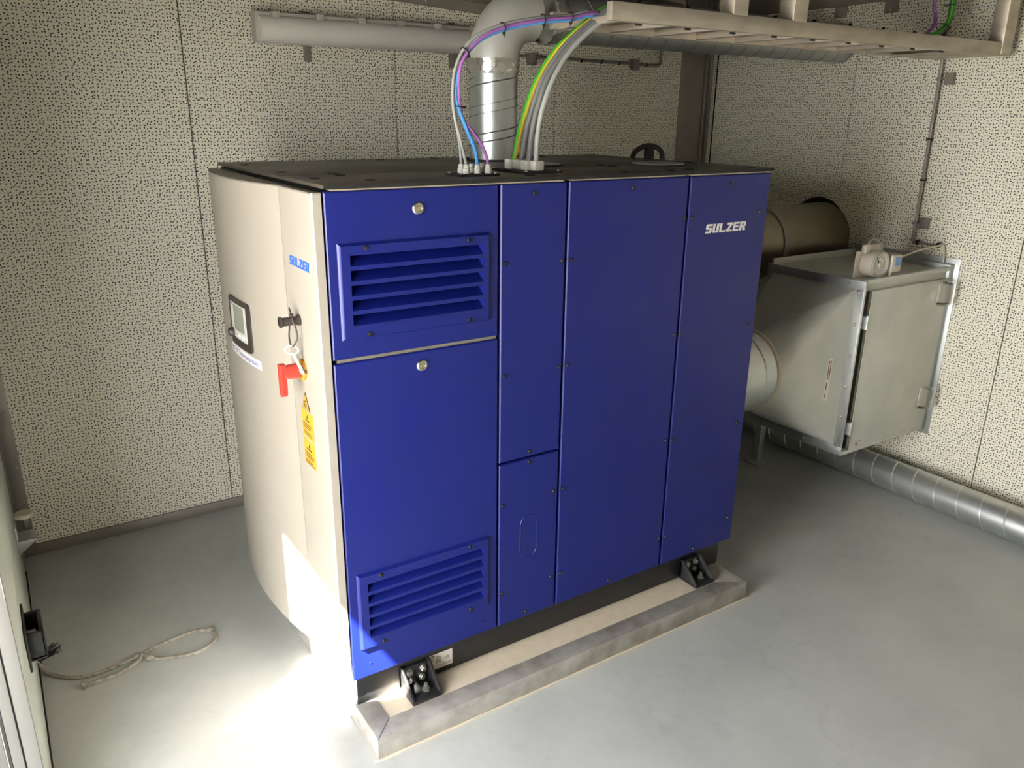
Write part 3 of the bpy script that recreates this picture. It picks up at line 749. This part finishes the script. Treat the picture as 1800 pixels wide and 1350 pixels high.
# flange between transition and box
FX = BX0-.001
flg = MB()
for q in ((FX-.014, FX, BY0-.018, BY1+.014, BZ0-.01, BZ0+.034), (FX-.014, FX, BY0-.018, BY1+.014, BZ1-.034, BZ1+.008), (FX-.014, FX, BY0-.018, BY0+.026, BZ0+.03, BZ1-.03), (FX-.014, FX, BY1-.026, BY1+.014, BZ0+.03, BZ1-.03)):
    part('flange_bar', MB().box(*q), 'galv', fb, bev=0.0015)
fs = None
for k in range(6):
    for q in ((FX-.014, BY0+.004, .37+k*.138), ):
        if fs is None: fs = screw_mesh((-1, 0, 0), 0.008, 'bolt', q, fb, 'flange_bolt')
        else: inst(fs, q, fb)
for k in range(4):
    inst(fs, (FX-.014, .16+k*.115, BZ0+.012), fb); inst(fs, (FX-.014, .16+k*.115, BZ1-.012), fb)
# square-to-round transition
RXc, RYc, RZc, RR = 1.955, 0.335, 0.727, 0.172
SQ = (BY0+.02, BY1-.02, BZ0+.03, BZ1-.03); mb = MB(); n = 48
TXs = FX-.012
ring = []
for k in range(n):
    a = 2*math.pi*k/n; ring.append(Vector((RXc, RYc-RR*math.cos(a), RZc+RR*math.sin(a))))
C4 = [Vector((TXs, SQ[0], SQ[3])), Vector((TXs, SQ[1], SQ[3])), Vector((TXs, SQ[1], SQ[2])), Vector((TXs, SQ[0], SQ[2]))]
mb.v = ring + C4
q = n//4
for k in range(4):           # quadrant k runs from its start tangent to the next; corner k
    for j in range(q): mb.f.append((k*q+j, (k*q+j+1) % n, n+k))
    mb.f.append((k*q, n+k, n+(k-1) % 4))
part('transition', mb, 'galvm', fb, smooth=2.5)
part('spigot', MB().lathe([(RR+.002, 0), (RR+.002, RXc-CX-.0005)], (CX+.0005, RYc, RZc), (1, 0, 0), 48), 'galv', fb)
part('spigot_bead', MB().lathe([(RR+.002, 0), (RR+.005, .004), (RR+.002, .008)], (RXc-.085, RYc, RZc), (1, 0, 0), 48, caps=False), 'galv', fb)
part('sealant_ring', MB().lathe([(RR+.001, -.018), (RR+.007, -.012), (RR+.008, 0.0), (RR+.003, 0.008)], (RXc, RYc, RZc), (1, 0, 0), 48, caps=False), 'sealant', fb)
# size sticker on the sloping face: lies in the plane of that face
A = ring[0]; nrm = (C4[0]-A).cross(C4[3]-A).normalized()
if nrm.y > 0: nrm = -nrm
ux = ((C4[0]+C4[3])/2 - A).normalized(); uz = Vector((0, 0, 1))
c0 = A + ux*(0.285) + uz*(-0.035)
part('size_sticker', MB().obox(c0+nrm*.0006, ux*.012, uz*.095, nrm*.0004), 'paper', fb)
mb = MB()
for dx, za, zb in ((-.006, .085, .0), (.004, .085, .0), (-.006, -.012, -.045), (-.006, -.06, -.08)):
    mb.obox(c0+ux*dx+uz*((za+zb)/2)+nrm*.0011, ux*.0022, uz*(abs(za-zb)/2), nrm*.0004)
part('sticker_print', mb, 'redprint', fb)
lgp = part('support_leg', MB().box(2.56, 2.60, 0.70, 0.74, 0.0, 0.345).box(2.53, 2.63, 0.67, 0.77, 0, 0.008).box(2.50, 2.60, BY1-.03, 0.74, 0.322, 0.334), 'galv', fb, bev=0.002)

# pressure gauge and switch on the box
pg = thing('pressure_gauge', 'round pressure gauge on a beige bracket above the filter box', 'gauge', (2.45, 0.15, BZ1))
part('gauge_bracket', MB().box(2.385, 2.52, 0.182, 0.188, BZ1, BZ1+.115).box(2.385, 2.52, 0.15, 0.188, BZ1, BZ1+.004).box(2.42, 2.54, 0.17, 0.188, BZ1+.105, BZ1+.14), 'gauge', pg, bev=0.002)
gc = Vector((2.462, 0.118, BZ1+.062))
part('gauge_body', MB().lathe([(0.052, -0.062), (0.055, -0.058), (0.055, -0.006), (0.050, 0.0), (0.047, 0.0), (0.046, -0.005), (0.001, -0.005)], gc, (0, -1, 0), 36), 'gauge', pg)
part('gauge_rim', MB().lathe([(0.0535, -0.006), (0.057, -0.002), (0.055, 0.006), (0.049, 0.006), (0.047, -0.001)], gc, (0, -1, 0), 36, caps=False), 'house', pg)
part('dial', MB().lathe([(0.046, -.0045), (0.046, -.0035), (0.001, -.0035)], gc, (0, -1, 0), 32), 'paper', pg)
ar = [gc + Vector((0.032*math.cos(a), 0.0030, 0.032*math.sin(a))) for a in [math.radians(210-k*12) for k in range(21)]]
part('dial_print', MB().tube(ar, 0.0012, 4), 'house', pg)
part('pointer', MB().obox(gc+Vector((-.006, .0028, .008)), (0.0018, 0, 0.0014), (0, 0.0006, 0), (-0.018, 0, 0.024)), 'print', pg)
part('gauge_hub', MB().lathe([(0.012, 0), (0.010, 0.008), (0.001, 0.009)], gc+Vector((0, .002, 0)), (0, -1, 0), 16), 'gauge', pg)
ps = thing('pressure_switch', 'small clear cased pressure switch right of the round gauge', 'switch', (2.56, 0.13, BZ1+.01))
part('switch_case', MB().box(2.53, 2.60, 0.105, 0.165, BZ1+.022, BZ1+.098), 'gauge', ps, bev=0.008)
part('switch_window', MB().box(2.545, 2.59, 0.1035, 0.106, BZ1+.05, BZ1+.088), 'bluec', ps, bev=0.001)
part('switch_nozzle', MB().cyl((2.545, 0.12, BZ1-.002), (2.545, 0.12, BZ1+.024), 0.008, 12).cyl((2.575, 0.13, BZ1), (2.575, 0.13, BZ1+.024), 0.007, 12), 'gauge', ps)
gt = catmull([(2.61, 0.135, BZ1+.075), (2.70, 0.145, BZ1+.082), (2.82, 0.15, BZ1+.095), (2.95, 0.152, BZ1+.10), (2.985, 0.150, BZ1+.095), (2.99, 0.142, BZ1+.05), (2.99, 0.14, BZ1+.022)], 6)
tb = emit('gauge_tube', MB().tube(gt, 0.004, 8), 'cream'); tag(tb, 'thin pale tube from the pressure switch to the wall', 'tube')
gt = catmull([(2.41, 0.15, BZ1+.11), (2.425, 0.16, BZ1+.150), (2.46, 0.165, BZ1+.163), (2.50, 0.16, BZ1+.150), (2.515, 0.15, BZ1+.11)], 6)
tb = emit('gauge_hose', MB().tube(gt, 0.0045, 8), 'tubing'); tag(tb, 'clear hose looped over the back of the round gauge', 'hose')

# ================================================================== CABLE TRAY AND CABLES
ct = thing('cable_tray', 'stainless cable ladder hanging above the machine on square hangers', 'cable tray', (1.9, 0.16, 1.993))
ta, tz0, tz1 = 0.012, 1.993, 2.042
part('side_rail', MB().box(0.845, 2.95, ta-.012, ta+.012, tz0, tz1), 'steel', ct, bev=0.003)
part('side_rail', MB().box(0.866, 2.95, 0.300, 0.322, tz0, tz1), 'steel', ct, bev=0.003)
x = 0.892
while x < 2.5:
    part('rung', MB().box(x, x+.02, ta+.012, 0.300, tz0+.002, tz0+.022), 'steel', ct, bev=0.002); x += 0.191
part('end_plate', MB().box(2.60, 2.93, ta+.012, 0.300, tz0+.001, tz0+.005), 'steel', ct)
for x0, x1 in ((1.315, 1.378), (1.588, 1.655), (2.87, 2.947)):
    part('hanger', MB().box(x0, x1, ta-.014, ta+.046, tz1-.004 if x1 < 2.9 else tz0+.004, ZC), 'steel', ct, bev=0.003)

def cable(name, pts, r, m, label, group=None, seg=8, n=8):
    ob = emit(name, MB().tube(catmull(pts, n), r, seg), m); return tag(ob, label, 'cable', group)
zg = TZ1+.028
def shift(pts, dx, dy, dz): return [(a+dx, b+dy, c+dz) for a, b, c in pts]
base = [(.427, .125, 1.733), (.424, .13, 1.79), (.430, .13, 1.847), (.453, .13, 1.897), (.491, .13, 1.933), (.544, .13, 1.959), (.607, .13, 1.977), (.70, .13, 1.995), (.80, .135, 2.008), (.88, .14, 2.024), (1.0, .15, 2.026), (2.4, .16, 2.026)]
cable('control_cable', [(.448, .105, zg), (.440, .112, 1.66)] + shift(base, -.004, -.004, .004), 0.0042, 'grey', 'grey control cable curving on the outer side of the purple bundle')
cable('control_cable', [(.452, .140, zg), (.446, .138, 1.67)] + shift(base, .002, .005, .006), 0.0042, 'grey', 'grey control cable on the wall side of the purple bundle')
cable('network_cable', [(.483, .105, zg), (.478, .110, 1.655), (.455, .12, 1.715)] + shift(base[1:], .006, -.003, -.006), 0.0052, 'lblue', 'light blue cable entering the middle of the white glands')
cable('bus_cable', [(.517, .105, zg), (.514, .110, 1.64), (.497, .115, 1.675), (.467, .12, 1.712), (.443, .125, 1.752)] + shift(base[2:], .008, -.008, 0.0), 0.0045, 'purple', 'purple cable bending out to the rightmost white gland')
# power cables: a striped earth cable and three grey ones, arching side by side into the tray
TAIL = [(1.05, 2.034), (1.4, 2.032), (2.2, 2.032)]
earth = thing('earth_cable', 'green and yellow striped earth cable arching up into the tray', 'cable', (.682, .24, zg))
EC = catmull([(.684, .232, zg+.004), (.687, .225, 1.645), (.703, .225, 1.709), (.724, .215, 1.784), (.745, .2, 1.848), (.785, .185, 1.914), (.831, .17, 1.962), (.89, .158, 2.008), (.948, .152, 2.043)] + [(x, .15, z+.014) for x, z in TAIL], 10)
# two half-round sheaths, green and yellow
def half(C, r, a0, a1, lift):
    mb = MB(); n = 7; rows = []
    for i, p in enumerate(C):
        t = (C[min(i+1, len(C)-1)]-C[max(i-1, 0)]).normalized()
        side = t.cross(Vector((0, 1, 0))).normalized(); up = side.cross(t).normalized()
        row = []
        for k in range(n):
            a = a0+(a1-a0)*k/(n-1); row.append(len(mb.v)); mb.v.append(p+(side*math.cos(a)+up*math.sin(a))*r)
        rows.append(row)
    for r0, r1 in zip(rows[:-1], rows[1:]):
        for k in range(n): mb.f.append((r0[k], r0[(k+1) % n], r1[(k+1) % n], r1[k]))
    mb.f.append(tuple(rows[0])); mb.f.append(tuple(reversed(rows[-1])))
    return mb
TW = 0.6
part('yellow_stripe', half(EC, 0.0088, math.pi*0.5+TW, math.pi*1.5+TW, 0), 'yellow', earth)
part('green_stripe', half(EC, 0.0088, -math.pi*0.5+TW, math.pi*0.5+TW, 0), 'green', earth)
PCS = ([(.688, .200, zg+.004), (.691, .195, 1.635), (.704, .195, 1.703), (.721, .185, 1.777), (.745, .176, 1.845), (.789, .167, 1.91), (.835, .158, 1.958), (.895, .149, 2.004), (.946, .141, 2.038)],
       [(.694, .168, zg+.004), (.695, .165, 1.63), (.703, .165, 1.697), (.716, .155, 1.771), (.743, .152, 1.842), (.791, .149, 1.907), (.838, .144, 1.955), (.898, .136, 2.002), (.944, .124, 2.034)],
       [(.700, .135, zg+.004), (.699, .135, 1.625), (.703, .135, 1.692), (.713, .128, 1.765), (.743, .126, 1.838), (.792, .131, 1.904), (.841, .130, 1.952), (.902, .124, 1.998), (.944, .108, 2.029)])
for pts, yt, r, m, lb in zip(PCS, (.128, .105, .082), (.0088, .0088, .0076), ('dgrey', 'dgrey', 'grey'), ('dark grey power cable next to the green and yellow cable', 'middle one of the three grey power cables', 'lighter grey power cable farthest from the green and yellow cable')):
    cable('power_cable', pts + [(x, yt, z-.006) for x, z in TAIL], r, m, lb, n=8, seg=14)
# bundle leaving the tray on the right
rb = [(2.2, .2, 2.030), (2.50, .2, 2.035), (2.64, .2, 2.062), (2.725, .2, 2.085), (2.785, .2, 2.130), (2.797, .2, 2.18), (2.79, .2, 2.26), (2.77, .2, ZC)]
cable('power_cable', shift(rb, .012, 0, -.01), 0.011, 'dgrey', 'dark cable outermost in the bundle rising at the right tray end')
cable('earth_cable', shift(rb, -.004, -.012, .0), 0.009, 'green', 'green cable in the bundle rising at the right end of the tray')
cable('signal_cable', [(2.2, .23, 2.03), (2.55, .23, 2.035), (2.68, .225, 2.07), (2.735, .22, 2.115), (2.72, .215, 2.16), (2.69, .21, 2.22), (2.66, .21, ZC)], 0.007, 'purple', 'purple grey cable rising left of the green one by the wall')
# tray loop and coil behind
cable('tray_loop', [(.95, .24, 2.030), (1.05, .25, 2.06), (1.25, .25, 2.075), (1.45, .24, 2.06), (1.7, .24, 2.03)], 0.011, 'dgrey', 'dark grey cable bowed up inside the tray near its left end')
coil = catmull([(1.44, .56, TZ1+.006), (1.45, .56, TZ1+.028), (1.485, .56, TZ1+.046), (1.53, .56, TZ1+.05), (1.57, .55, TZ1+.035), (1.585, .55, TZ1-.01), (1.585, .55, 1.40)], 6)
co = emit('hose_loop', MB().tube(coil, 0.010, 8), 'rubber'); tag(co, 'black hose looping over the rear right edge of the machine top', 'hose')
part('hose_clip', MB().box(1.51, 1.535, .545, .575, TZ1, TZ1+.052), 'rubber', co)
# black ties
tie0 = None
for (p, d, r, lb) in (((.440, .127, 1.765), (.1, 0, 1), .0125, 'lowest black tie on the purple cable bundle'), ((.459, .127, 1.903), (.7, 0, .75), .0125, 'black tie where the purple bundle starts to bend'),
                  ((.576, .127, 1.968), (1, 0, .3), .0125, 'black tie midway along the purple bundle by the elbow'), ((.708, .128, 1.997), (1, 0, .18), .0125, 'black tie on the purple bundle in front of the taped joint'), ((.806, .134, 2.010), (1, 0, .1), .0125, 'black tie on the purple bundle beside the tray end'),
                  ((2.765, .2, 2.105), (.6, 0, 1), .026, 'lower black tie on the green bundle at the tray end'), ((2.79, .2, 2.19), (0, 0, 1), .024, 'upper black tie on the green bundle at the tray end')):
    p = Vector(p); d = Vector(d).normalized(); u = d.cross(Vector((0, 1, 0))).normalized(); v2 = d.cross(u)
    rg = [p+(u*math.cos(a)+v2*math.sin(a))*r for a in [2*math.pi*k/16 for k in range(16)]]
    ob = emit('cable_tie', MB().tube(rg, 0.0018, 5, closed=True).obox(p-u*(r+.002), d*.003, v2*.003, u*.004).tube([p-u*(r+.004), p-u*(r+.012)-v2*.004], 0.0014, 5), 'rubber')
    tag(ob, lb, 'cable tie', 'black cable ties')
# ties around the ladder rungs
ORD = ['first', 'second', 'third', 'fourth', 'fifth', 'sixth', 'seventh', 'eighth', 'ninth']
for k in range(9):
    x = 0.965+k*0.191
    ob = emit('rung_tie', MB().box(x-.007, x+.012, ta+.0125, ta+.020, tz0-.005, tz0+.003).box(x-.002, x+.003, ta+.0125, ta+.022, tz1, tz1+.012), 'rubber')
    tag(ob, ORD[k] + ' small black tie from the left under the front rail of the cable ladder', 'cable tie', 'tie ends along the cable ladder')

# ================================================================== LIGHT FITTING, CONDUITS, BRACKETS
lf = thing('wall_light', 'long grey batten light unlit on the back wall left of the duct', 'light', (0.9, 1.58, 2.0))
LX0, LX1 = 0.352, 1.46
hp = [(1.605, 2.008), (1.585, 2.004), (1.565, 2.012), (1.56, 2.118), (1.60, 2.125), (1.628, 2.12), (1.628, 2.01)]
part('housing', MB().prism(hp, lambda y, z: (LX0-.012, y, z), lambda y, z: (LX1+.012, y, z)), 'house', lf, bev=0.006)
dp = [(1.575, 2.000)]
for k in range(11):
    a = math.pi*(0.5+k/10.0); dp.append((1.56+0.042*math.cos(a)*1.0, 2.053-0.054*math.sin(a)*-1.0 if False else 2.053+0.052*math.sin(a)))
dp = [(1.59, 2.105)] + [(1.565+0.048*math.cos(math.pi*(.5+k/12)), 2.054+0.051*math.sin(math.pi*(.5+k/12))) for k in range(13)] + [(1.59, 2.003)]
part('diffuser', MB().prism(dp, lambda y, z: (LX0, y, z), lambda y, z: (LX1, y, z)), 'diff', lf, bev=0.004)
c0_ = None
for x in (.42, .60, .78, .96, 1.14, 1.32):
    q = (x, 1.553, 2.112)
    if c0_ is None: c0_ = part('clip', MB().box(x-.016, x+.016, 1.540, 1.566, 2.092, 2.120), 'clip', lf, origin=q, bev=0.002)
    else: inst(c0_, q, lf)
for x in (0.575, 1.265):
    part('bracket', MB().box(x-.017, x+.017, YB-.006, YB-.0005, 1.945, 2.14).box(x-.017, x+.017, 1.625, YB-.0005, 2.10, 2.106), 'dsteel', lf, bev=0.001)

cb = thing('wall_conduit', 'thin dark conduit clipped across the back wall right of the duct', 'conduit', (2.0, 1.63, 2.0))
part('pipe', MB().tube(catmull([(1.2, 1.635, 2.012), (1.7, 1.635, 2.014), (2.3, 1.635, 2.006), (2.50, 1.635, 2.003), (2.54, 1.635, 2.012), (2.546, 1.635, 2.05), (2.546, 1.635, 2.4)], 5), 0.0075, 8), 'dsteel', cb)
for x in (1.30, 1.7, 2.365):
    part('clamp', MB().box(x-.022, x+.022, 1.622, YB-.0005, 1.985, 2.030).box(x-.02, x+.02, 1.622, 1.648, 1.975, 1.988), 'dsteel', cb, bev=0.002)
for x in (1.55, 1.85, 2.0, 2.13, 2.25, 2.44):
    part('conduit_tie', MB().lathe([(0.0085, 0), (0.0095, 0.001), (0.0095, 0.008), (0.0085, 0.009)], (x, 1.635, 2.0095-(x-1.85)*.012), (1, 0, 0), 8), 'rubber', cb)

cr_ = thing('wall_conduit', 'thin stainless conduit running down the right wall to the filter box', 'conduit', (2.98, 0.295, 1.2))
part('pipe', MB().tube([(2.975, .302, 2.26), (2.975, .298, 1.9), (2.975, .294, 1.3), (2.975, .294, 1.205), (2.975, .285, 1.197), (2.975, .155, 1.197)], 0.0045, 8), 'dsteel', cr_)
part('pipe', MB().tube([(2.975, .310, 2.26), (2.975, .305, 1.9), (2.975, .301, 1.3), (2.975, .301, 1.20)], 0.0030, 6), 'dsteel', cr_)
for z in (1.915, 1.285):
    part('clamp', MB().box(XR-.022, XR-.0005, .245, .285, z-.025, z+.025).box(2.965, XR-.001, .285, .312, z-.004, z+.004), 'dsteel', cr_, bev=0.002)
for y, z in ((.299, 1.66), (.296, 1.48)):
    part('conduit_tie', MB().box(2.966, 2.984, y-.014, y+.01, z-.004, z+.004), 'rubber', cr_)
for y in (.27, .17):
    part('conduit_tie', MB().box(2.966, 2.984, y-.004, y+.004, 1.188, 1.210), 'rubber', cr_)
for y, lb in ((.875, 'grey hanging bracket high on the right wall farther from the camera'), (.605, 'grey hanging bracket high on the right wall nearer the green cables')):
    ob = emit('wall_bracket', MB().box(XR-.008, XR-.0005, y-.034, y+.034, 2.21, 2.262).box(XR-.04, XR-.0005, y-.034, y+.034, 2.256, 2.262), 'dsteel', bev=0.001)
    tag(ob, lb, 'bracket', 'wall brackets under the roof'); part('bracket_screw', MB().lathe([(0.006, 0), (0.005, .004), (0.001, .005)], (XR-.008, y, 2.222), (-1, 0, 0), 10), 'bolt', ob)

# ================================================================== DOOR HARDWARE AND ROPE
ph = thing('door_grip', 'black plastic grip handle low on the closed left door', 'handle', (XL, .41, .33))
part('grip_plate', MB().box(XL, XL+.006, .310, .490, .335, .445), 'rubber', ph, bev=0.002)
part('grip_shell', MB().box(XL+.004, XL+.046, .345, .355, .345, .43).box(XL+.004, XL+.046, .455, .465, .345, .43).box(XL+.036, XL+.046, .345, .465, .345, .43).box(XL+.004, XL+.046, .345, .465, .343, .358), 'black', ph, bev=0.004)
part('grip_bolt', MB().lathe([(0.008, 0), (0.007, .006), (0.001, .007)], (XL+.006, .40, .40), (1, 0, 0), 10).lathe([(0.006, 0), (0.006, .02), (0.001, .021)], (XL+.006, .43, .385), (1, 0, 0), 10), 'bolt', ph)
rh = thing('door_roller', 'white nylon roller on a metal bracket at the far edge of the left door', 'roller', (XL, 1.36, .25))
part('roller_bracket', MB().box(XL, XL+.004, 1.27, 1.40, .19, .31).prism([(XL+.004, .20), (XL+.062, .245), (XL+.062, .250), (XL+.004, .250)], lambda a, b: (a, 1.28, b), lambda a, b: (a, 1.37, b)), 'galv', rh, bev=0.001)
part('roller_wheel', MB().lathe([(0.030, 0), (0.033, .004), (0.033, .014), (0.028, .018), (0.004, .018)], (XL+.034, 1.40, .292), (0, 0, 1), 20), 'cream', rh)
part('roller_stem', MB().cyl((XL+.034, 1.40, .248), (XL+.034, 1.40, .296), 0.009, 10), 'dsteel', rh)
bh = emit('seal_brush', MB().box(XL+.0, XL+.012, .81, .84, .03, .06), 'rubber'); tag(bh, 'dark bristle brush sticking out under the left door handle', 'brush')
for k in range(22):
    a = random.uniform(-.5, .5); l = random.uniform(.04, .065)
    q = Vector((XL+.012, .825+random.uniform(-.012, .012), .045+random.uniform(-.01, .01)))
    part('bristle', MB().tube([q, q+Vector((l, l*a*.5+.01, .01+random.uniform(-.01, .012)))], 0.0012, 4), 'rubber', bh)
rz = 0.0065
RP = [(-.772, .82, .05), (-.765, .805, .03), (-.736, .768, rz), (-.671, .708, rz), (-.594, .696, rz), (-.497, .715, rz), (-.407, .745, rz), (-.323, .759, rz), (-.269, .753, rz), (-.239, .713, rz), (-.251, .665, rz), (-.309, .636, rz), (-.374, .645, rz), (-.44, .675, rz), (-.470, .705, rz+.008), (-.487, .69, rz+.002), (-.54, .662, rz), (-.585, .655, rz), (-.635, .652, rz)]
rpth = catmull(RP, 10)
rope = thing('pull_rope', 'grey knotted rope lying in a loop on the floor by the left door', 'rope', (-.5, .7, 0))
part('rope_strand', MB().tube(rpth, 0.0062, 8), 'rope', rope)
for c, r in (((-.49, .712, .010), .012), ((-.452, .682, .011), .013), ((-.247, .735, .010), .0105)):
    part('knot', MB().ball(c, r, 10, (1.2, 1, .85)), 'rope', rope)
fr_ = MB()
for k in range(8):
    q = Vector((-.632, .652, rz)); fr_.tube([q, q+Vector((-.028, random.uniform(-.016, .016), random.uniform(-.004, .008)))], 0.0018, 4)
part('frayed_end', fr_, 'rope', rope)
